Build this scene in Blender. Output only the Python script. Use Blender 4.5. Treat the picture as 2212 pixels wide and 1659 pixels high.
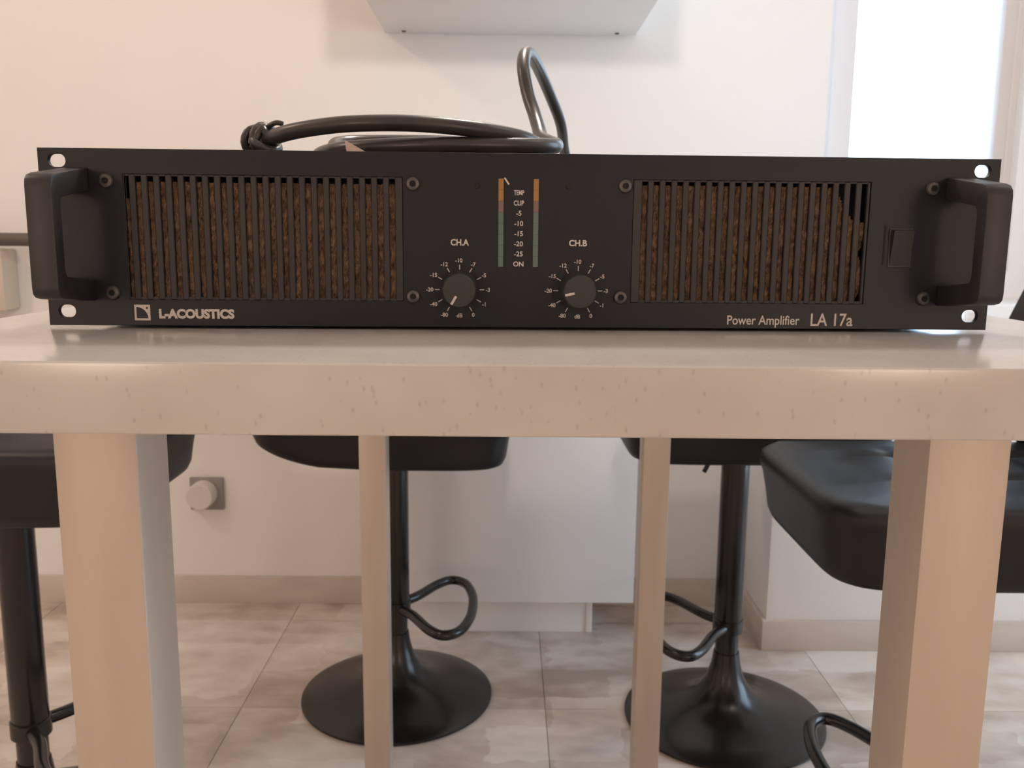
import bpy, bmesh, math, random
from mathutils import Vector, Matrix
for o in list(bpy.data.objects): bpy.data.objects.remove(o)
S = bpy.context.scene
C = S.collection
random.seed(4)
PI = math.pi

# ------------------------------------------------------------------ camera
FPX, PITCH, ROLL, YAW, CAMZ = 1935.2, .16359, .00894, .0067, .94
IW, IH = 2212, 1659
fwd = Vector((math.sin(YAW)*math.cos(PITCH), math.cos(YAW)*math.cos(PITCH), -math.sin(PITCH)))
r0 = Vector((math.cos(YAW), -math.sin(YAW), 0)); u0 = r0.cross(fwd)
right = r0*math.cos(ROLL) + u0*math.sin(ROLL); up = u0*math.cos(ROLL) - r0*math.sin(ROLL)
cd = bpy.data.cameras.new('camera'); cam = bpy.data.objects.new('camera', cd); C.objects.link(cam)
m = Matrix.Identity(4)
for i in range(3):
    m[i][0], m[i][1], m[i][2] = right[i], up[i], -fwd[i]
m[2][3] = CAMZ
cam.matrix_world = m
cd.sensor_fit = 'HORIZONTAL'; cd.sensor_width = 36; cd.lens = 36*FPX/IW
cd.clip_start = .02; cd.clip_end = 100
cd.dof.use_dof = True; cd.dof.focus_distance = .40; cd.dof.aperture_fstop = 32
S.camera = cam
def at(u, v, Y):
    """point of the photo's ray (u,v) at depth Y"""
    d = right*((u-IW/2)/FPX) + up*(-(v-IH/2)/FPX) + fwd
    d = d*(Y/d.y)
    return Vector((d.x, d.y, d.z+CAMZ))

# ------------------------------------------------------------------ world, lights, exposure
w = bpy.data.worlds.new('sky'); S.world = w; w.use_nodes = True
bg = w.node_tree.nodes['Background']; bg.inputs[0].default_value = (.58, .80, 1, 1); bg.inputs[1].default_value = 8.0
S.view_settings.view_transform = 'Standard'; S.view_settings.look = 'None'
S.view_settings.gamma = 1; S.view_settings.use_curve_mapping = False
S.view_settings.exposure = 0.08
WARM = (1, .80, .64)
def lamp(name, loc, power, col=WARM, rad=.06):
    l = bpy.data.lights.new(name, 'POINT'); l.energy = power; l.color = col; l.shadow_soft_size = rad
    o = bpy.data.objects.new(name, l); o.location = loc; C.objects.link(o); return o
lamp('pendant_lamp_light', (.05, .93, 1.56), 14, (1, .89, .78), .045)
lamp('ceiling_lamp_and_fill_light', (-1.75, .75, 2.42), 20, (1, .76, .60), .08)
lamp('ceiling_lamp_and_fill_light', (1.2, .7, 2.42), 5, (1, .84, .72), .08)  # fill light added at ceiling height on the right, no known lamp
lamp('room_lamp_light', (-1.3, -1.7, 1.02), 17, (1, .74, .57), .2)
lamp('room_lamp_light', (1.2, -1.7, 1.02), 15, (1, .76, .60), .2)
def portal(loc, rot, sx, sy):
    l = bpy.data.lights.new('daylight_portal', 'AREA'); l.shape = 'RECTANGLE'; l.size = sx; l.size_y = sy
    l.cycles.is_portal = True
    o = bpy.data.objects.new('daylight_portal', l); o.location = loc; o.rotation_euler = rot; C.objects.link(o)

# ------------------------------------------------------------------ helpers
def tag(o, label=None, cat=None, group=None, kind=None):
    if label: o['label'] = label
    if cat: o['category'] = cat
    if group: o['group'] = group
    if kind: o['kind'] = kind
    return o
def empty(name, loc=(0, 0, 0), rz=0):
    o = bpy.data.objects.new(name, None); o.empty_display_size = .05
    o.location = loc; o.rotation_euler = (0, 0, rz); C.objects.link(o); return o
def link(name, me, mat=None, parent=None, smooth=False):
    o = bpy.data.objects.new(name, me); C.objects.link(o)
    if mat and not me.materials: me.materials.append(mat)
    if parent: o.parent = parent
    if smooth:
        for p in me.polygons: p.use_smooth = True
    return o
def mesh(name, bm, mat=None, parent=None, smooth=False, auto=None):
    bmesh.ops.recalc_face_normals(bm, faces=bm.faces)
    me = bpy.data.meshes.new(name); bm.to_mesh(me); bm.free()
    o = link(name, me, mat, parent, smooth)
    if auto:
        for p in me.polygons: p.use_smooth = True
        me.set_sharp_from_angle(angle=auto)
    return o
def box(bm, x0, x1, y0, y1, z0, z1, bev=0, seg=2):
    r = bmesh.ops.create_cube(bm, size=1)
    vs = r['verts']
    for v in vs:
        v.co = Vector(((x0+x1)/2+v.co.x*(x1-x0), (y0+y1)/2+v.co.y*(y1-y0), (z0+z1)/2+v.co.z*(z1-z0)))
    if bev:
        es = list({e for v in vs for e in v.link_edges})
        bmesh.ops.bevel(bm, geom=es, offset=bev, segments=seg, profile=.6, affect='EDGES')
def boxobj(name, b, mat, parent=None, bev=0, seg=2):
    bm = bmesh.new(); box(bm, *b, bev=bev, seg=seg)
    return mesh(name, bm, mat, parent, auto=.6 if bev else None)
def lathe(bm, prof, n=48, M=None, caps=True):
    rings = []
    for r, z in prof:
        rings.append([bm.verts.new((r*math.cos(2*PI*i/n), r*math.sin(2*PI*i/n), z)) for i in range(n)])
    for a, b in zip(rings, rings[1:]):
        for i in range(n):
            bm.faces.new((a[i], a[(i+1) % n], b[(i+1) % n], b[i]))
    if caps:
        bm.faces.new(rings[0][::-1]); bm.faces.new(rings[-1])
    if M is not None: bmesh.ops.transform(bm, matrix=M, verts=[v for r in rings for v in r])
def catmull(pts, k=8, closed=False):
    P = [Vector(p) for p in pts]; out = []
    n = len(P); rng = range(n) if closed else range(n-1)
    g = (lambda i: P[i % n]) if closed else (lambda i: P[max(0, min(n-1, i))])
    for i in rng:
        a, b, c, d = g(i-1), g(i), g(i+1), g(i+2)
        for j in range(k):
            t = j/k
            out.append(.5*((2*b)+(c-a)*t+(2*a-5*b+4*c-d)*t*t+(3*b-a-3*c+d)*t**3))
    if not closed: out.append(P[-1])
    return out
def tube(bm, pts, r, n=10, closed=False):
    N = len(pts); rings = []; prev = None
    for i, p in enumerate(pts):
        a = pts[(i-1) % N] if closed or i else p
        b = pts[(i+1) % N] if closed or i < N-1 else p
        t = (b-a).normalized()
        if prev is None:
            s = t.orthogonal().normalized()
        else:
            s = (prev - t*prev.dot(t)).normalized()
        prev = s; q = t.cross(s)
        rr = r(i/(N-1)) if callable(r) else r
        rings.append([bm.verts.new(p+(s*math.cos(2*PI*j/n)+q*math.sin(2*PI*j/n))*rr) for j in range(n)])
    for i in range(N if closed else N-1):
        a, b = rings[i], rings[(i+1) % N]
        off = 0
        if closed and i == N-1:
            off = min(range(n), key=lambda k: (b[k].co-a[0].co).length)
        for j in range(n):
            bm.faces.new((a[j], a[(j+1) % n], b[(j+1+off) % n], b[(j+off) % n]))
    if not closed:
        bm.faces.new(rings[0][::-1]); bm.faces.new(rings[-1])
def plate(name, loops, y0, y1, mat, parent, bev=0):
    """flat plate in local x-z with holes, front at y0, back at y1; loops[0] is the outline"""
    cu = bpy.data.curves.new('tmp', 'CURVE'); cu.dimensions = '2D'; cu.fill_mode = 'BOTH'
    cu.extrude = abs(y1-y0)/2 - bev; cu.bevel_depth = bev; cu.bevel_resolution = 1
    for L in loops:
        s = cu.splines.new('POLY'); s.points.add(len(L)-1); s.use_cyclic_u = True
        for p, (x, z) in zip(s.points, L): p.co = (x, z, 0, 1)
    t = bpy.data.objects.new('tmp', cu); C.objects.link(t)
    me = bpy.data.meshes.new_from_object(t.evaluated_get(bpy.context.evaluated_depsgraph_get()))
    bpy.data.objects.remove(t); bpy.data.curves.remove(cu)
    me.transform(Matrix.Translation((0, (y0+y1)/2, 0)) @ Matrix.Rotation(PI/2, 4, 'X'))
    me.name = name
    return link(name, me, mat, parent)
def rrect(x0, x1, z0, z1, r, n=6):
    out = []
    for cx, cz, a0 in ((x1-r, z1-r, 0), (x0+r, z1-r, 90), (x0+r, z0+r, 180), (x1-r, z0+r, 270)):
        for i in range(n+1):
            a = math.radians(a0+90*i/n); out.append((cx+r*math.cos(a), cz+r*math.sin(a)))
    return out
def rect(x0, x1, z0, z1): return [(x0, z0), (x1, z0), (x1, z1), (x0, z1)]

# ------------------------------------------------------------------ materials
def mat(name, col, rough=.5, metal=0, var=None, bump=None, spec=.5, coat=0, alpha=None, obrand=0):
    m = bpy.data.materials.new(name); m.use_nodes = True
    nt = m.node_tree; b = nt.nodes['Principled BSDF']
    b.inputs['Base Color'].default_value = (*col, 1); b.inputs['Roughness'].default_value = rough
    b.inputs['Metallic'].default_value = metal; b.inputs['Specular IOR Level'].default_value = spec
    b.inputs['Coat Weight'].default_value = coat
    tc = nt.nodes.new('ShaderNodeTexCoord')
    src = None
    if var:
        col2, scale, stretch, lo, hi = var
        mp = nt.nodes.new('ShaderNodeMapping'); mp.inputs['Scale'].default_value = stretch
        nt.links.new(tc.outputs['Object'], mp.inputs[0])
        no = nt.nodes.new('ShaderNodeTexNoise'); no.inputs['Scale'].default_value = scale; no.inputs['Detail'].default_value = 4
        nt.links.new(mp.outputs[0], no.inputs['Vector'])
        rp = nt.nodes.new('ShaderNodeValToRGB')
        rp.color_ramp.elements[0].position = lo; rp.color_ramp.elements[0].color = (*col, 1)
        rp.color_ramp.elements[1].position = hi; rp.color_ramp.elements[1].color = (*col2, 1)
        nt.links.new(no.outputs[0], rp.inputs[0]); src = rp.outputs[0]
    if obrand:
        oi = nt.nodes.new('ShaderNodeObjectInfo')
        mr = nt.nodes.new('ShaderNodeMapRange'); mr.inputs[3].default_value = 1-obrand; mr.inputs[4].default_value = 1+obrand
        nt.links.new(oi.outputs['Random'], mr.inputs[0])
        mx = nt.nodes.new('ShaderNodeMix'); mx.data_type = 'RGBA'; mx.blend_type = 'MULTIPLY'; mx.inputs[0].default_value = 1
        cb = nt.nodes.new('ShaderNodeCombineColor')
        for i in range(3): nt.links.new(mr.outputs[0], cb.inputs[i])
        if src: nt.links.new(src, mx.inputs[6])
        else: mx.inputs[6].default_value = (*col, 1)
        nt.links.new(cb.outputs[0], mx.inputs[7]); src = mx.outputs[2]
    if src: nt.links.new(src, b.inputs['Base Color'])
    if bump:
        sc, st, dist = bump
        n2 = nt.nodes.new('ShaderNodeTexNoise'); n2.inputs['Scale'].default_value = sc; n2.inputs['Detail'].default_value = 3
        nt.links.new(tc.outputs['Object'], n2.inputs['Vector'])
        bp = nt.nodes.new('ShaderNodeBump'); bp.inputs['Strength'].default_value = st; bp.inputs['Distance'].default_value = dist
        nt.links.new(n2.outputs[0], bp.inputs['Height']); nt.links.new(bp.outputs[0], b.inputs['Normal'])
    return m
M = {}
M['wall'] = mat('white_wall_paint', (.86, .835, .81), .7, bump=(60, .05, .002))
M['ceil'] = mat('ceiling_paint', (.86, .84, .82), .8)
M['base'] = mat('taupe_skirting_tile', (.60, .52, .455), .45, var=((.68, .60, .53), 6, (1, 1, 3), .35, .65))
M['grout'] = mat('grout', (.26, .22, .19), .8)
M['cab'] = mat('white_lacquer', (.82, .80, .78), .35)
M['frame'] = mat('white_upvc', (.78, .78, .80), .35)
M['gasket'] = mat('grey_gasket', (.18, .18, .20), .6)
M['black'] = mat('satin_black_panel', (.0100, .0104, .0128), .42, var=((.0135, .0138, .016), 9, (1, 1, 1), .35, .7), bump=(900, .06, .0003), spec=.3)
M['chassis'] = mat('black_sheet_metal', (.02, .02, .021), .45)
M['handle'] = mat('black_cast_handle', (.022, .02, .02), .45, bump=(700, .08, .0003))
M['slat'] = mat('black_grille', (.021, .019, .019), .5)
M['foam'] = mat('brown_dusty_foam', (.10, .058, .031), .95, var=((.27, .17, .095), 260, (1, 1, .8), .35, .72), bump=(500, .8, .002))
M['screw'] = mat('dark_screw_steel', (.10, .095, .09), .38, metal=.7)
M['hole'] = mat('dark_recess', (.006, .006, .006), .7)
M['print'] = mat('white_print', (.62, .57, .52), .6)
M['knob'] = mat('dark_green_grey_knob', (.026, .030, .024), .5)
M['amber'] = mat('amber_meter', (.34, .17, .045), .4)
M['rose'] = mat('dull_rose_meter', (.20, .12, .105), .4)
M['teal'] = mat('teal_meter', (.10, .155, .13), .4)
M['rubber'] = mat('black_cable_rubber', (.035, .031, .027), .33, var=((.05, .045, .04), 40, (1, 1, 1), .4, .7))
M['tape'] = mat('pink_paper_tape', (.55, .42, .36), .8)
M['leg'] = mat('champagne_satin_metal', (.58, .50, .42), .42, metal=.3, var=((.52, .435, .36), 5, (6, 6, .6), .4, .75))
M['stool'] = mat('black_stool_metal', (.011, .0092, .0082), .25)
M['leather'] = mat('black_leatherette', (.0075, .0075, .0095), .45, bump=(240, .12, .001), spec=.4)
M['alu'] = mat('grey_tube', (.10, .085, .072), .5)
M['cream'] = mat('cream_plastic', (.62, .53, .42), .5)
M['plate'] = mat('grey_outlet_plate', (.30, .27, .26), .4)
M['plug'] = mat('white_plastic', (.70, .66, .63), .4)
M['facade'] = mat('pale_facade', (.72, .80, .86), .8)
# speckled laminate of the table
m = mat('speckled_laminate', (.50, .42, .365), .17); M['lam'] = m
nt = m.node_tree; b = nt.nodes['Principled BSDF']
tc = nt.nodes.new('ShaderNodeTexCoord')
n1 = nt.nodes.new('ShaderNodeTexNoise'); n1.inputs['Scale'].default_value = 16; n1.inputs['Detail'].default_value = 3
nt.links.new(tc.outputs['Object'], n1.inputs['Vector'])
r1 = nt.nodes.new('ShaderNodeValToRGB'); r1.color_ramp.elements[0].position = .36; r1.color_ramp.elements[1].position = .66
r1.color_ramp.elements[0].color = (.55, .51, .485, 1); r1.color_ramp.elements[1].color = (.60, .585, .555, 1)
nt.links.new(n1.outputs[0], r1.inputs[0])
mp = nt.nodes.new('ShaderNodeMapping'); mp.inputs['Scale'].default_value = (1, 1, .6); mp.inputs['Rotation'].default_value = (0, .35, 0)
nt.links.new(tc.outputs['Object'], mp.inputs[0])
vo = nt.nodes.new('ShaderNodeTexVoronoi'); vo.inputs['Scale'].default_value = 330
nt.links.new(mp.outputs[0], vo.inputs['Vector'])
r2 = nt.nodes.new('ShaderNodeValToRGB'); r2.color_ramp.elements[0].position = .08; r2.color_ramp.elements[1].position = .30
r2.color_ramp.elements[0].color = (1, 1, 1, 1); r2.color_ramp.elements[1].color = (0, 0, 0, 1)
nt.links.new(vo.outputs['Distance'], r2.inputs[0])
wn = nt.nodes.new('ShaderNodeMath'); wn.operation = 'GREATER_THAN'; wn.inputs[1].default_value = .62
sp = nt.nodes.new('ShaderNodeSeparateColor'); nt.links.new(vo.outputs['Color'], sp.inputs[0]); nt.links.new(sp.outputs[0], wn.inputs[0])
mu = nt.nodes.new('ShaderNodeMath'); mu.operation = 'MULTIPLY'; nt.links.new(r2.outputs[0], mu.inputs[0]); nt.links.new(wn.outputs[0], mu.inputs[1])
mu2 = nt.nodes.new('ShaderNodeMath'); mu2.operation = 'MULTIPLY'; mu2.inputs[1].default_value = .30; nt.links.new(mu.outputs[0], mu2.inputs[0])
mx = nt.nodes.new('ShaderNodeMix'); mx.data_type = 'RGBA'; nt.links.new(mu2.outputs[0], mx.inputs[0])
nt.links.new(r1.outputs[0], mx.inputs[6]); mx.inputs[7].default_value = (.28, .23, .19, 1)
nt.links.new(mx.outputs[2], b.inputs['Base Color'])
# patchy stone-look floor tile
m = mat('stone_look_tile', (.5, .45, .4), .30); M['tile'] = m
nt = m.node_tree; b = nt.nodes['Principled BSDF']
ge = nt.nodes.new('ShaderNodeNewGeometry')
def noise(scale, stretch, det):
    mp = nt.nodes.new('ShaderNodeMapping'); mp.inputs['Scale'].default_value = stretch
    nt.links.new(ge.outputs['Position'], mp.inputs[0])
    n = nt.nodes.new('ShaderNodeTexNoise'); n.inputs['Scale'].default_value = scale; n.inputs['Detail'].default_value = det
    nt.links.new(mp.outputs[0], n.inputs['Vector']); return n
na = noise(4.2, (1, 1.6, 1), 3); nb = noise(13, (1, 1.8, 1), 5)
ds = nt.nodes.new('ShaderNodeMix'); ds.data_type = 'VECTOR'; ds.inputs[0].default_value = .06
nt.links.new(ge.outputs['Position'], ds.inputs[4]); nt.links.new(nb.outputs[1], ds.inputs[5])
vo = nt.nodes.new('ShaderNodeTexBrick'); vo.inputs['Scale'].default_value = 1; vo.inputs['Mortar Size'].default_value = 0
vo.inputs['Brick Width'].default_value = .24; vo.inputs['Row Height'].default_value = .11; vo.inputs['Color1'].default_value = (0, 0, 0, 1); vo.inputs['Color2'].default_value = (1, 1, 1, 1)
nt.links.new(ds.outputs[1], vo.inputs['Vector'])
sp = nt.nodes.new('ShaderNodeSeparateColor'); nt.links.new(vo.outputs['Color'], sp.inputs[0])
def math_(op, a, bb):
    n = nt.nodes.new('ShaderNodeMath'); n.operation = op
    for i, v in enumerate((a, bb)):
        if isinstance(v, (int, float)): n.inputs[i].default_value = v
        else: nt.links.new(v, n.inputs[i])
    return n.outputs[0]
s = math_('ADD', math_('MULTIPLY', na.outputs[0], .55), math_('MULTIPLY', nb.outputs[0], .25))
s = math_('ADD', s, math_('MULTIPLY', sp.outputs[0], .14))
oi = nt.nodes.new('ShaderNodeObjectInfo'); s = math_('ADD', s, math_('MULTIPLY', oi.outputs['Random'], .10))
rp = nt.nodes.new('ShaderNodeValToRGB')
e = rp.color_ramp.elements; e[0].position = .38; e[0].color = (.44, .35, .285, 1); e[1].position = .66; e[1].color = (.84, .77, .70, 1)
k = e.new(.52); k.color = (.68, .585, .51, 1)
nt.links.new(s, rp.inputs[0]); nt.links.new(rp.outputs[0], b.inputs['Base Color'])
# window glass
m = bpy.data.materials.new('window_glass'); m.use_nodes = True; M['glass'] = m
nt = m.node_tree; nt.nodes.remove(nt.nodes['Principled BSDF'])
tr = nt.nodes.new('ShaderNodeBsdfTransparent'); gl = nt.nodes.new('ShaderNodeBsdfGlossy'); gl.inputs['Roughness'].default_value = .02
lw = nt.nodes.new('ShaderNodeFresnel'); lw.inputs[0].default_value = 1.45
ms = nt.nodes.new('ShaderNodeMixShader'); nt.links.new(lw.outputs[0], ms.inputs[0]); nt.links.new(tr.outputs[0], ms.inputs[1]); nt.links.new(gl.outputs[0], ms.inputs[2])
nt.links.new(ms.outputs[0], nt.nodes['Material Output'].inputs[0])

# ------------------------------------------------------------------ room
XL, XR, YB, YF, ZC = -2.6, 1.80, 2.20, -2.6, 2.5
LX, LY, LZ = .604, 1.95, .80           # low boxed ledge under the window
WX0, WX1, WZ0, WZ1 = .756, 1.223, .866, 2.05
def struct(o, kind='structure'): o['kind'] = kind; return o
floor = struct(boxobj('floor', (XL, XR, YF, YB, -.06, -.0015), M['grout']))
tw, td = .611, .415
tile_me = {}
i0 = math.floor((XL+.527)/tw)
for i in range(i0, 6):
    for j in range(-11, 2):
        x0, x1 = -.527+i*tw, -.527+(i+1)*tw
        y0, y1 = 1.675+j*td, 1.675+(j+1)*td
        x0, x1, y0, y1 = max(x0, XL+.001), min(x1, XR-.001), max(y0, YF+.001), min(y1, YB-.001)
        if x1-x0 < .02 or y1-y0 < .02: continue
        key = (round(x1-x0, 3), round(y1-y0, 3))
        if key not in tile_me:
            bm = bmesh.new(); a, c = (x1-x0)/2-.0007, (y1-y0)/2-.0007
            box(bm, -a, a, -c, c, -.003, 0)
            me = bpy.data.meshes.new('tile'); bmesh.ops.recalc_face_normals(bm, faces=bm.faces); bm.to_mesh(me); bm.free(); me.materials.append(M['tile'])
            tile_me[key] = me
        o = link('tile', tile_me[key], None, floor); o.location = ((x0+x1)/2, (y0+y1)/2, 0)
struct(boxobj('ceiling', (XL, XR, YF, YB, ZC, ZC+.1), M['ceil']))
struct(boxobj('wall_left', (XL-.1, XL, YF, YB, 0, ZC), M['wall']))
struct(boxobj('wall_front', (XL, XR, YF-.1, YF, 0, ZC), M['wall']))
bm = bmesh.new()
box(bm, XL, WX0, YB, YB+.22, 0, ZC); box(bm, WX1, XR, YB, YB+.22, 0, ZC)
box(bm, WX0, WX1, YB, YB+.22, 0, WZ0); box(bm, WX0, WX1, YB, YB+.22, WZ1, ZC)
struct(mesh('wall_back', bm, M['wall']))
struct(boxobj('wall_ledge', (LX, XR, LY, YB, 0, LZ), M['wall'], bev=.004))
# right wall with an unseen glazed door added to let daylight in
RY0, RY1, RZ0, RZ1 = 1.05, 1.92, .04, 2.15
bm = bmesh.new()
box(bm, XR, XR+.2, YF, RY0, 0, ZC); box(bm, XR, XR+.2, RY1, YB, 0, ZC)
box(bm, XR, XR+.2, RY0, RY1, 0, RZ0); box(bm, XR, XR+.2, RY0, RY1, RZ1, ZC)
struct(mesh('wall_right', bm, M['wall']))
portal(((WX0+WX1)/2, YB+.2, (WZ0+WZ1)/2), (-PI/2, 0, 0), WX1-WX0, WZ1-WZ0)
portal((XR+.19, (RY0+RY1)/2, (RZ0+RZ1)/2), (PI/2, 0, PI/2), RY1-RY0, RZ1-RZ0)
# skirting boards
BB = .072
struct(boxobj('baseboard_back', (XL, LX, YB-.010, YB, 0, BB), M['base'], bev=.002))
struct(boxobj('baseboard_ledge', (LX-.010, XR, LY-.010, LY, 0, BB), M['base'], bev=.002))
struct(boxobj('baseboard_return', (LX-.010, LX, LY, YB-.010, 0, BB), M['base'], bev=.002))
# windows
def window(name, x0, x1, z0, z1, label=None):
    r = empty(name, ((x0+x1)/2, YB+.06, z0)); r['kind'] = 'structure'
    cx = (x0+x1)/2; hw = (x1-x0)/2; h = z1-z0
    def fr(n, inset, wd, y0, y1, mt, par):
        a = hw-inset; b_ = a-wd
        return plate(n, [rect(-a, a, inset, h-inset), rect(-b_, b_, inset+wd, h-inset-wd)], y0, y1, mt, par, .002)
    fr('window_frame', 0, .013, -.03, .05, M['frame'], r)
    fr('window_gasket', .010, .008, -.010, .045, M['gasket'], r)
    s_ = plate('window_sash', [rect(-hw+.016, hw-.016, .016, h-.016), rect(-hw+.072, hw-.040, .072, h-.072)], -.024, .04, M['frame'], r, .002)
    g = boxobj('pane', (-hw+.070, hw-.038, .006, .012, .070, h-.070), M['glass'], s_)
    return r
# sash widths differ in the photo: 6 cm on the left, 4 cm on the right
window('window_1', WX0, WX1, WZ0, WZ1)
r = empty('added_glazed_door', (XR+.06, (RY0+RY1)/2, RZ0), -PI/2); r['kind'] = 'structure'  # glazed door out of view, added to light the room from the right
hw, h = (RY1-RY0)/2, RZ1-RZ0
plate('window_frame', [rect(-hw, hw, 0, h), rect(-hw+.06, -.03, .06, h-.06), rect(.03, hw-.06, .06, h-.06)], -.03, .04, M['frame'], r, .002)
for s_ in (-1, 1):
    boxobj('pane', (min(s_*.03, s_*(hw-.06)), max(s_*.03, s_*(hw-.06)), .004, .010, .06, h-.06), M['glass'], r)
# pale building outside
t = empty('neighbour_house', (6.2, 9.5, 0)); tag(t, 'pale blue-white rendered house seen through the window', 'building')
boxobj('house_wall', (-2.1, 3, 0, 3, -1, 2.6), M['facade'], t); boxobj('roof_slab', (-2.2, 3.1, -.1, 3.1, 2.6, 2.72), M['facade'], t)

# ------------------------------------------------------------------ cabinets, outlet, pipe
t = empty('wall_cabinet', (.004, YB, 1.403)); tag(t, 'white wall cabinet hanging above, seen from below', 'cabinet')
boxobj('carcass', (-.295, .295, -.35, -.001, .006, .72), M['cab'], t, .002)
boxobj('bottom_panel', (-.291, .291, -.346, -.012, 0, .008), M['cab'], t, .001)
boxobj('door', (-.295, .295, -.37, -.352, 0, .72), M['cab'], t, .002)
for sx in (-.245, .245):
    bm = bmesh.new(); lathe(bm, [(.0035, -.0025), (.0055, -.001), (.0055, .001)], 16)
    o = mesh('screw', bm, M['screw'], t, smooth=True); o.location = (sx, -.035, 0)
CY = 1.99
t = empty('base_cabinet', (.004, CY, 0)); tag(t, 'low white floor cabinet on a recessed plinth against the wall', 'cabinet')
boxobj('carcass', (-.297, .297, .020, YB-CY-.012, .095, .80), M['cab'], t, .002)
boxobj('door', (-.299, .299, 0, .018, .092, .795), M['cab'], t, .002)
p = boxobj('plinth', (-.27, .206, .043, .058, 0, .095), M['cab'], t, .001)
boxobj('plinth_end', (.192, .207, .040, .20, 0, .095), M['cab'], t, .001)
boxobj('countertop', (-.305, .305, -.01, YB-CY-.001, .80, .828), M['cab'], t, .003)

t = empty('wall_outlet', (-.754, YB, .291)); tag(t, 'square grey wall socket with a round white plug in it', 'socket')
boxobj('outlet_plate', (-.042, .042, -.010, -.0005, -.042, .042), M['plate'], t, .003)
bm = bmesh.new(); lathe(bm, [(.030, .008), (.034, .010), (.034, .044), (.031, .049)], 40, Matrix.Rotation(PI/2, 4, 'X'))
o = mesh('plug_cover', bm, M['plug'], t, auto=.6); o.location = (-.006, 0, .002)
bm = bmesh.new(); tube(bm, [Vector((-1.9, YB-.075, .922)), Vector((-1.02, YB-.075, .922))], .0155, 20)
o = mesh('rail', bm, M['alu'], None, smooth=False, auto=.6)
t = empty('wall_rail', (-1.45, YB, .922)); tag(t, 'dark grey round rail fixed along the white wall', 'rail')
o.parent = t; o.location = (1.45, -YB, -.922); o.name = 'tube'
for bx in (-.37, .38):
    boxobj('bracket', (bx-.01, bx+.01, -.075, -.001, -.01, .01), M['alu'], t, .002)
boxobj('clip', (.10, .225, -.085, -.055, .010, .024), M['cream'], t, .003)
t = empty('wall_box', (-1.26, YB, .755)); tag(t, 'cream plastic box on the wall under the grey rail', 'box')
boxobj('housing', (-.07, .07, -.060, -.001, 0, .145), M['cream'], t, .003); boxobj('cover', (-.072, .072, -.070, -.060, -.001, .146), M['cream'], t, .003)

# ------------------------------------------------------------------ table
TZ, TT, TY0, TY1, TXC = .892, .0282, .3354, 1.505, .0143
t = empty('bar_table', (TXC, (TY0+TY1)/2, 0)); tag(t, 'high narrow bar table with speckled beige top and square champagne metal legs', 'table')
ly = (TY1-TY0)/2
boxobj('tabletop', (-.30, .30, -ly, ly, TZ-TT, TZ), M['lam'], t, .0016, 3)
s_ = .042; hx = .48532/2
for sx in (-1, 1):
    for yy in (.44176, 1.35747):
        y0 = yy-(TY0+TY1)/2
        x0 = -hx if sx < 0 else hx-s_
        lg = boxobj('leg', (x0, x0+s_, y0, y0+s_, .004, TZ-TT), M['leg'], t, .0018, 2)
        boxobj('foot_cap', (x0+.002, x0+s_-.002, y0+.002, y0+s_-.002, 0, .004), M['hole'], lg)

# ------------------------------------------------------------------ amplifier
G = .0018; PW = .4826; PH = .0868; HW = PW/2
AX, AY, ATH = .01036, .46068, .02999
amp = empty('power_amplifier', (AX, AY, TZ), ATH)
tag(amp, 'black rack power amplifier with brown vent grilles and two handles on the table', 'amplifier')
mm = .001
GL = (-.2012, -.0626, .0144, .0770); GR = (.0530, .1755, .0144, .0770)
holes = [rrect(sx*.2324-.0045, sx*.2324+.0045, z-.0035, z+.0035, .0034, 6) for sx in (-1, 1) for z in (.0828, .0087)]
plate('front_panel', [rect(-HW, HW, G, G+PH)] + holes + [rect(*GL), rect(*GR)], 0, .003, M['black'], amp, .0003)
boxobj('chassis', (-.219, .219, .0202, .36, .0025, .0855), M['chassis'], amp, .001)
# recess box behind the panel that holds the foam
bm = bmesh.new(); box(bm, -.205, .18, .014, .020, .010, .082)
mesh('rear_baffle', bm, M['hole'], amp)
bm = bmesh.new(); box(bm, -.219, .219, .003, .0202, .0785, .0855); box(bm, -.219, .219, .003, .0202, .0025, .0125); box(bm, -.219, -.206, .003, .0202, .0125, .0785); box(bm, .180, .219, .003, .0202, .0125, .0785); box(bm, -.0595, .0505, .003, .0140, .0125, .0785)
mesh('front_frame', bm, M['chassis'], amp)
for fx in (-.19, .19):
    for fy in (.05, .33):
        bm = bmesh.new(); lathe(bm, [(.008, 0), (.008, .003)], 20); o = mesh('foot', bm, M['hole'], amp, auto=.6); o.location = (fx, fy, 0)
def grille(box_, xs, name):
    x0, x1, z0, z1 = box_
    sw = .0029
    edges = [x0+.0003] + [v for x in xs for v in (x-sw/2, x+sw/2)] + [x1-.0003]
    g = None
    for k in range(0, len(edges), 2):
        a, c = edges[k], edges[k+1]
        boxobj('slat', (a, c, .0006, .0036, z0+.0002, z1-.0002), M['slat'], amp, .0004, 1)
    # thin rails tie the slats above and below
    boxobj('slat_rail', (x0+.0002, x1-.0002, .0010, .0034, z0, z0+.0016), M['slat'], amp)
    boxobj('slat_rail', (x0+.0002, x1-.0002, .0010, .0034, z1-.0012, z1), M['slat'], amp)
LS = [-.1999+.00598*i for i in range(23)]; RS = [.0594+.00594*i for i in range(20)]
grille(GL, LS, 'left'); grille(GR, RS, 'right')
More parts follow.
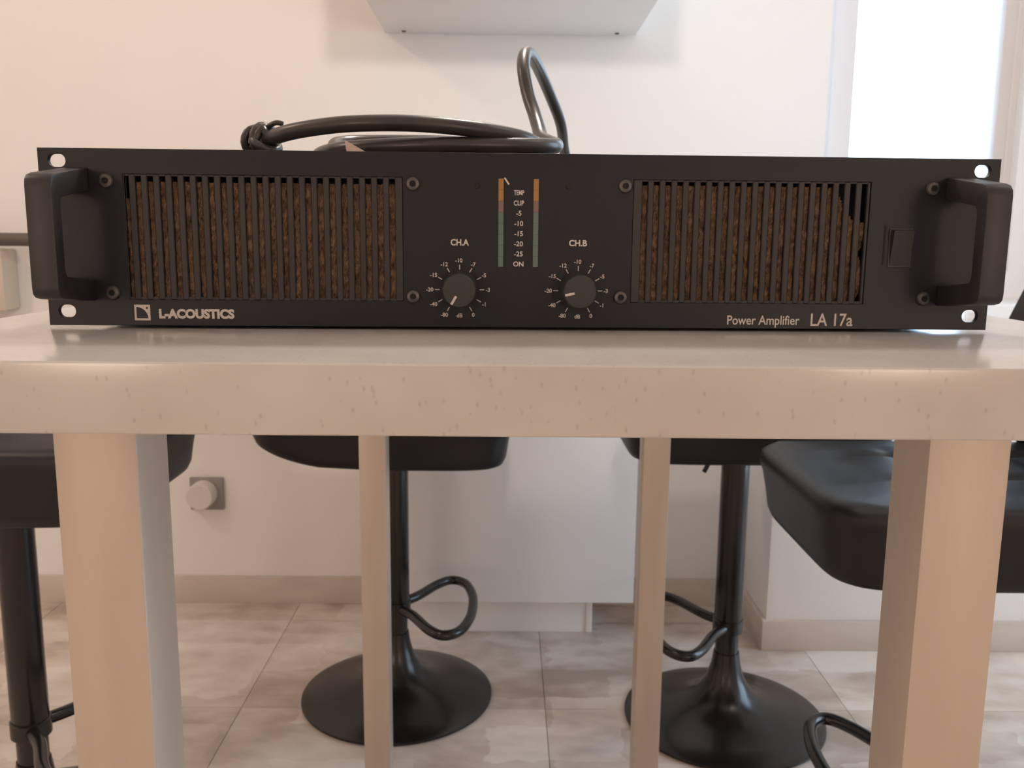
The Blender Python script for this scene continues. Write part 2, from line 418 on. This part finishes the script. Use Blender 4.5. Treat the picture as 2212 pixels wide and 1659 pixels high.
def foam(outline, name='foam_filter'):
    """lumpy slab of foam: a grid clipped by the outline, pushed forward into the slots"""
    bm = bmesh.new()
    xs0, xs1 = min(p[0] for p in outline), max(p[0] for p in outline)
    zs0, zs1 = min(p[1] for p in outline), max(p[1] for p in outline)
    nx, nz = int((xs1-xs0)/.0006), int((zs1-zs0)/.0016)
    def inside(x, z):
        c = False; n = len(outline)
        for i in range(n):
            (xa, za), (xb, zb) = outline[i], outline[(i+1) % n]
            if (za > z) != (zb > z) and x < (xb-xa)*(z-za)/(zb-za)+xa: c = not c
        return c
    V = {}
    def vert(i, j):
        if (i, j) not in V:
            V[i, j] = bm.verts.new((xs0+i*.0006+random.uniform(-1, 1)*.00015, .0031+random.uniform(-1, 1)*.0006, zs0+j*.0016+random.uniform(-1, 1)*.0003))
        return V[i, j]
    for i in range(nx):
        for j in range(nz):
            if inside(xs0+(i+.5)*.0006, zs0+(j+.5)*.0016):
                bm.faces.new((vert(i, j), vert(i+1, j), vert(i+1, j+1), vert(i, j+1)))
    r_ = bmesh.ops.extrude_face_region(bm, geom=list(bm.faces))
    bmesh.ops.translate(bm, vec=(0, .007, 0), verts=[v for v in r_['geom'] if isinstance(v, bmesh.types.BMVert)])
    return mesh(name, bm, M['foam'], amp)
foam([(-.203, .0155), (-.0625, .0155), (-.0625, .0738), (-.196, .0738), (-.1975, .066), (-.203, .064)])
foam([(.0555, .0148), (.1705, .0148), (.1745, .022), (.1738, .034), (.1715, .040), (.1745, .050), (.1745, .0565), (.166, .0590), (.1625, .0625), (.158, .0745), (.0555, .0755)])

def handle(sx):
    prof = [(0, .0795), (-.034, .0748), (-.0375, .0738), (-.0395, .0715), (-.0400, .0685), (-.0400, .0225), (-.0395, .0195), (-.0375, .0178), (-.034, .0170), (0, .0140),
            (0, .0245), (-.0295, .0275), (-.0310, .0300), (-.0310, .0615), (-.0295, .0640), (0, .0685)]
    bm = bmesh.new(); hw_ = .0063
    xc = -.2237 if sx < 0 else .2198
    a = [bm.verts.new((xc-hw_, y, z)) for y, z in prof]; c = [bm.verts.new((xc+hw_, y, z)) for y, z in prof]
    n = len(prof)
    # outline is a U: outer points 0..9, inner points 10..15 -> quads between outer and inner chains
    pairs = [(0, 15), (1, 14), (2, 14), (3, 14), (4, 13), (5, 12), (6, 11), (7, 11), (8, 11), (9, 10)]
    for S_ in (a, c):
        for (o1, i1), (o2, i2) in zip(pairs, pairs[1:]):
            vs = [S_[o1], S_[o2], S_[i2], S_[i1]] if i1 != i2 else [S_[o1], S_[o2], S_[i1]]
            bm.faces.new(vs if S_ is a else vs[::-1])
    for i in range(n):
        bm.faces.new((a[i], a[(i+1) % n], c[(i+1) % n], c[i]))
    bmesh.ops.recalc_face_normals(bm, faces=bm.faces)
    es = [e for e in bm.edges if abs(e.verts[0].co.x-e.verts[1].co.x) < 1e-6 and len(e.link_faces) == 2 and e.calc_face_angle() > 1]
    bmesh.ops.bevel(bm, geom=es, offset=.0012, segments=2, profile=.5, affect='EDGES')
    mesh('handle', bm, M['handle'], amp, auto=.7)
handle(-1); handle(1)

def screw(x, z, r=.0036):
    bm = bmesh.new()
    lathe(bm, [(r, 0), (r, .0007), (r*.86, .0016), (r*.55, .0021), (r*.45, .0021), (r*.45, .0008)], 24, Matrix.Translation((0, -.0001, 0)) @ Matrix.Rotation(PI/2, 4, 'X'))
    o = mesh('screw', bm, M['screw'], amp, auto=.5); o.location = (x, 0, z)
    bm = bmesh.new(); lathe(bm, [(r*.44, .0009), (r*.44, .0011)], 6, Matrix.Rotation(PI/2, 4, 'X'))
    mesh('hex_socket', bm, M['hole'], o)
for x, z in [(-.2088, .0733), (-.2089, .0181), (-.0578, .0734), (-.0581, .0172), (.0490, .0734), (.0481, .0174), (.2068, .0738), (.2065, .0177)]: screw(x, z)
for x, z in [(-.0258, .0728), (.0203, .0730)]:
    bm = bmesh.new(); lathe(bm, [(.0016, .0001), (.0013, .0004)], 16, Matrix.Rotation(PI/2, 4, 'X'))
    o = mesh('flush_screw', bm, M['hole'], amp); o.location = (x, 0, z)
# power switch
boxobj('switch_bezel', (.1862, .1985, -.0006, .0004, .0335, .0540), M['chassis'], amp, .0003, 1)
bm = bmesh.new()
sw_p = [(-.0006, .0345), (-.0040, .0525), (-.0006, .0530)]
a = [bm.verts.new((.1872, y, z)) for y, z in sw_p]; c = [bm.verts.new((.1976, y, z)) for y, z in sw_p]
bm.faces.new(a); bm.faces.new(c[::-1])
for i in range(3): bm.faces.new((a[i], a[(i+1) % 3], c[(i+1) % 3], c[i]))
mesh('rocker_switch', bm, M['handle'], amp)
boxobj('switch_gap', (.1834, .1845, -.0001, .0004, .0350, .0555), M['hole'], amp)

# printed lettering
def text(s, x, z, h, mat_=None, width=None, bold=0, shear=0, parent=amp, y=-.00012, align='CENTER'):
    cu = bpy.data.curves.new('tmp', 'FONT'); cu.body = s; cu.size = 1; cu.offset = bold; cu.shear = shear; cu.resolution_u = 4
    cu.fill_mode = 'FRONT'
    t_ = bpy.data.objects.new('tmp', cu); C.objects.link(t_)
    me = bpy.data.meshes.new_from_object(t_.evaluated_get(bpy.context.evaluated_depsgraph_get()))
    bpy.data.objects.remove(t_); bpy.data.curves.remove(cu)
    xs = [v.co.x for v in me.vertices]; ys = [v.co.y for v in me.vertices]
    cap = .70
    k = h/cap; kx = width/(max(xs)-min(xs)) if width else k
    cx = (min(xs)+max(xs))/2; cy = cap/2
    for v in me.vertices:
        v.co = Vector(((v.co.x-cx)*kx, 0, (v.co.y-cy)*k))
    me.name = 'lettering'
    o = link('lettering', me, mat_ or M['print'], parent); o.location = (x, y, z)
    o['label'] = 'white printed ' + ('word ' if s.isalpha() else 'marking ') + s
    return o
text('CH.A', -.0344, .0447, .0030, width=.0092, bold=.03); text('CH.B', .0257, .0448, .0030, width=.0092, bold=.03)
for i, s in enumerate(['TEMP', 'CLIP', '-5', '-10', '-15', '-20', '-25', 'ON']):
    text(s, -.0046, .0696-i*.00508, .0024, bold=.02, width=.0052 if len(s) > 3 else None)
for kx, kz, pa in ((-.0345, .0208, 210), (.0261, .0206, 258)):
    for i, s in enumerate(['-80', '-40', '-20', '-15', '-12', '-10', '-7', '-5', '-3', '-1', '0']):
        a = math.radians(210+30*i)          # clockwise from straight up
        dx, dz = math.sin(a), math.cos(a)
        text(s, kx+dx*.0148-.0004, kz+dz*.0148, .0020, bold=.02)
        bm = bmesh.new(); box(bm, -.00022, .00022, -.0002, -.00005, .0102, .0126)
        o = mesh('dial_tick', bm, M['print'], amp); o.location = (kx, 0, kz); o.rotation_euler = (0, a, 0)
    text('dB', kx, kz-.0132, .0020, bold=.02)
    bm = bmesh.new(); lathe(bm, [(.0094, .0004), (.0094, .0020), (.0088, .0030), (.0084, .0115), (.0078, .0122)], 48, Matrix.Rotation(PI/2, 4, 'X'))
    kb = mesh('knob', bm, M['knob'], amp, auto=.5); kb.location = (kx, 0, kz)
    bm = bmesh.new(); box(bm, -.0006, .0006, -.01240, -.0121, .0030, .0078)
    o = mesh('pointer', bm, M['print'], kb); o.rotation_euler = (0, math.radians(pa), 0)
text('L-ACOUSTICS', -.1678, .0077, .0043, width=.0378, bold=.055, shear=-.0)
text('Power Amplifier', .1232, .0061, .0047, width=.0380, bold=.012, shear=0)
text('LA 17a', .1592, .0065, .0064, width=.0222, bold=.012, shear=0)
# emblem: square frame with a quarter curve and a dot
x0, x1, z0, z1 = -.1989, -.1910, .0042, .0121
q = .0010
inner = [(x0+q, z0+q), (x1-q*1.1, z0+q)]
for i in range(9):
    a = i/8*PI/2
    inner.append((x0+q+(x1-x0-2.1*q)*math.cos(a), z0+q+(z1-z0-2*q)*math.sin(a)*.98))
dot = [(x1-.0016+.00055*math.cos(i*PI/6), z1-.0016+.00055*math.sin(i*PI/6)) for i in range(12)]
o = plate('emblem', [rect(x0, x1, z0, z1), inner[:1]+inner[1:], dot], -.00016, -.00006, M['print'], amp)
o['label'] = 'white square emblem with a quarter curve'
# level meters
for mx_ in (-.01365, .00405):
    boxobj('meter_window', (mx_-.0016, mx_+.0016, -.0001, .0004, .0316, .0770), M['hole'], amp)
    for i in range(8):
        zt = .0764-i*.0055
        mt = M['amber'] if i < 2 else M['rose'] if i == 2 else M['teal']
        boxobj('meter_segment', (mx_-.00128, mx_+.00128, -.0003, .0002, zt-.0054, zt), mt, amp)
bm = bmesh.new(); box(bm, -.0004, .0004, -.0003, -.0001, -.002, .002)
o = mesh('paint_scratch', bm, M['print'], amp); o.location = (-.0108, 0, .0752); o.rotation_euler = (0, -.6, 0)

# ------------------------------------------------------------------ power cable coiled on the amplifier
top = TZ+.0855; cr = .0047
path = []
# from the rear of the amplifier up over the back
path += [Vector((.075, .838, TZ+.045)), Vector((.074, .843, TZ+.075)), at(1224, 345, .835), at(1212, 270, .80), at(1188, 205, .77), at(1164, 150, .735), at(1146, 118, .70), at(1134, 118, .672), at(1131, 150, .655), at(1141, 205, .645), at(1154, 245, .635), at(1163, 275, .622), at(1172, 300, .605)]
path += [Vector((.030, .575, top+.0185)), Vector((.018, .553, top+.0160)), Vector((-.010, .540, top+.0148)), Vector((-.050, .536, top+.0142))]
cx, cy, a_, b_ = -.046, .600, .076, .064
def oval(d, z): a = math.radians(d); return Vector((cx+a_*math.cos(a), cy+b_*math.sin(a), top+z))
for k_ in range(1, 17):
    d = 270-45*k_
    path.append(oval(d, max(.0052, .0142-.0012*k_)))
path += [Vector((-.150, .590, top+.008)), Vector((-.158, .572, top+.015)), at(578, 302, .560), at(628, 285, .545), at(715, 271, .535), at(800, 266, .53), at(900, 267, .53), at(1000, 276, .535), at(1080, 288, .545), at(1140, 303, .56), at(1172, 322, .585)]
path += [at(1150, 325, .625), at(1080, 316, .65), at(950, 307, .66), at(800, 306, .655), at(735, 309, .64), at(722, 320, .615), at(740, 345, .59)]
bm = bmesh.new(); tube(bm, catmull(path, 7), cr, 14)
cab = mesh('power_cable', bm, M['rubber'], None, smooth=True)
tag(cab, 'black rubber power cable coiled on top of the amplifier', 'cable')
# knotted tie at the left end
bm = bmesh.new(); cc = at(580, 300, .562)
rnd = random.Random(3)
for k_ in range(7):
    ax = Vector((rnd.uniform(-.4, 1), rnd.uniform(-.6, .6), rnd.uniform(-.5, .5))).normalized()
    u_ = ax.orthogonal().normalized(); v_ = ax.cross(u_)
    rr = .0074+rnd.uniform(-.0006, .0014); c0 = cc+Vector((rnd.uniform(-.009, .004), rnd.uniform(-.003, .003), rnd.uniform(-.003, .001)))
    tube(bm, [c0+(u_*math.cos(2*PI*i/16)+v_*math.sin(2*PI*i/16))*rr for i in range(16)], .0024, 7, closed=True)
tube(bm, catmull([cc+Vector((-.002, 0, .006)), cc+Vector((.005, -.003, .009)), cc+Vector((.010, -.003, .0085))], 5), .0016, 7)
tube(bm, catmull([cc+Vector((-.006, 0, -.002)), cc+Vector((-.012, 0, -.006)), cc+Vector((-.014, .002, -.018))], 5), .0022, 7)
tie = mesh('cable_tie', bm, M['rubber'], cab, smooth=True)
tie['label'] = 'knotted black tie around the cable'
bm = bmesh.new()
p_ = [at(744, 302, .524), at(794, 330, .519), at(770, 340, .52), at(750, 334, .522)]
vv = [bm.verts.new(p) for p in p_]; f = bm.faces.new(vv)
r_ = bmesh.ops.extrude_face_region(bm, geom=[f]); bmesh.ops.translate(bm, vec=(0, .0006, 0), verts=[v for v in r_['geom'] if isinstance(v, bmesh.types.BMVert)])
o = mesh('paper_tag', bm, M['tape'], cab); o['label'] = 'scrap of pinkish tape on the cable'

# ------------------------------------------------------------------ bar stools (local: faces +x, origin at the base centre)
def sup(a, n=3.2):
    c, s_ = math.cos(a), math.sin(a)
    return (abs(c)**(2/n))*(1 if c >= 0 else -1), (abs(s_)**(2/n))*(1 if s_ >= 0 else -1)
def make_stool(dz=0, lever=False):
    r = empty('bar_stool')
    bm = bmesh.new(); lathe(bm, [(.190, 0), (.195, .002), (.195, .006), (.185, .011), (.150, .019), (.110, .028), (.075, .042), (.050, .062), (.036, .088), (.028, .115), (.0245, .14)], 72)
    mesh('base', bm, M['stool'], r, auto=.9)
    bm = bmesh.new(); lathe(bm, [(.0225, .10), (.0225, .26)], 32); mesh('column', bm, M['stool'], r, auto=.6)
    bm = bmesh.new(); lathe(bm, [(.0255, .20), (.0265, .203), (.0265, .545+dz)], 32); mesh('sleeve', bm, M['stool'], r, auto=.6)
    bm = bmesh.new()
    half = [(.012, .020, .195), (.040, .052, .195), (.075, .112, .195), (.105, .138, .195), (.135, .118, .195), (.152, .060, .195)]
    pts = catmull(half + [(.156, 0, .195)] + [(x, -y, z) for x, y, z in half[::-1]], 7)
    tube(bm, pts, .0098, 12); fr_ = mesh('footrest', bm, M['stool'], r, smooth=True)
    bm = bmesh.new(); lathe(bm, [(.0235, .180), (.029, .183), (.029, .207), (.0235, .210)], 28); mesh('collar', bm, M['stool'], fr_, auto=.6)
    if lever:
        bm = bmesh.new(); tube(bm, catmull([(.024, -.01, .545+dz), (.034, -.012, .520+dz), (.056, -.016, .470+dz)], 5), .0045, 8); mesh('lever', bm, M['stool'], r, smooth=True)
    # padded seat with stitched channels
    bm = bmesh.new(); NS = 96
    prof = [(.0, .530), (.30, .530), (.74, .530), (.90, .531), (.925, .534), (.945, .545), (.96, .572), (.98, .598), (.995, .610), (1.0, .617), (.99, .627), (.965, .632)] + [(.965-.03*i, None) for i in range(1, 32)]
    def topz(x, y):
        rr = max(abs(x)/.25, abs(y)/.19)
        z = .632+.012*(1-min(1, rr)**3)
        for q_ in (-.062, .062): z -= .006*math.exp(-((y-q_)/.011)**2)
        for q_ in (-.08, .08): z -= .003*math.exp(-((x-q_)/.011)**2)
        return z
    rings = []
    for s0, z in prof:
        ring = []
        for i in range(NS):
            cx_, cy_ = sup(2*PI*i/NS, 7)
            x, y = cx_*.248*max(s0, .002), cy_*.188*max(s0, .002)
            zz = z if z is not None else topz(x, y)
            if z is not None and z < .60 and x < -.04: zz = min(z+.050*((-.04-x)/.20)**2, .606)
            ring.append(bm.verts.new((x-.012, y, zz+dz)))
        rings.append(ring)
    for a, c in zip(rings, rings[1:]):
        for i in range(NS): bm.faces.new((a[i], a[(i+1) % NS], c[(i+1) % NS], c[i]))
    bm.faces.new(rings[0][::-1]); bm.faces.new(rings[-1])
    mesh('seat', bm, M['leather'], r, smooth=True)
    # upholstered back, a bent slab rising behind the seat
    bm = bmesh.new()
    P = catmull([(x_, 0, z_+dz) for x_, _, z_ in [(-.190, 0, .604), (-.212, 0, .606), (-.232, 0, .618), (-.250, 0, .65), (-.268, 0, .72), (-.285, 0, .82), (-.300, 0, .90), (-.308, 0, .945)]], 4)
    W = [.15, .165, .175, .182, .185, .182, .172, .15]
    rings = []
    for i, p in enumerate(P):
        tq = i/(len(P)-1)*(len(W)-1); k_ = min(int(tq), len(W)-2); wd = W[k_]+(W[k_+1]-W[k_])*(tq-k_)
        tg = (P[min(i+1, len(P)-1)]-P[max(i-1, 0)]).normalized(); nn = Vector((tg.z, 0, -tg.x))
        th = .022 if 2 < i < len(P)-2 else .014
        ring = []
        for j in range(32):
            cx_, cy_ = sup(2*PI*j/32, 3.6)
            bend = 6.8*(cx_*wd)**2*max(0, min(1, (p.z-.56)/.15))
            ring.append(bm.verts.new(p+Vector((bend*.6, cx_*wd, 0))+nn*(cy_*th)))
        rings.append(ring)
    for a, c in zip(rings, rings[1:]):
        for j in range(32): bm.faces.new((a[j], a[(j+1) % 32], c[(j+1) % 32], c[j]))
    bm.faces.new(rings[0][::-1]); bm.faces.new(rings[-1])
    mesh('backrest', bm, M['leather'], r, auto=1.0)
    return r
spots = [((-.220, 1.730, 0), 0, -.008, False, 'black padded bar stool standing in front of the low white cabinet'),
         ((.437, 1.650, 0), PI, .027, True, 'black padded bar stool beside the taupe skirting corner of the window ledge'),
         ((.612, 1.165, 0), PI, .000, False, 'black quilted bar stool drawn up to the table on the window side'),
         ((-.722, 1.270, 0), 0, .036, False, 'black padded bar stool drawn up to the table on the wall socket side')]
for l, a, dz, lv, lab in spots:      # the stools stand at slightly different seat heights
    o = make_stool(dz, lv)
    o.location = l; o.rotation_euler = (0, 0, a); tag(o, lab, 'bar stool', 'bar stools around the table')
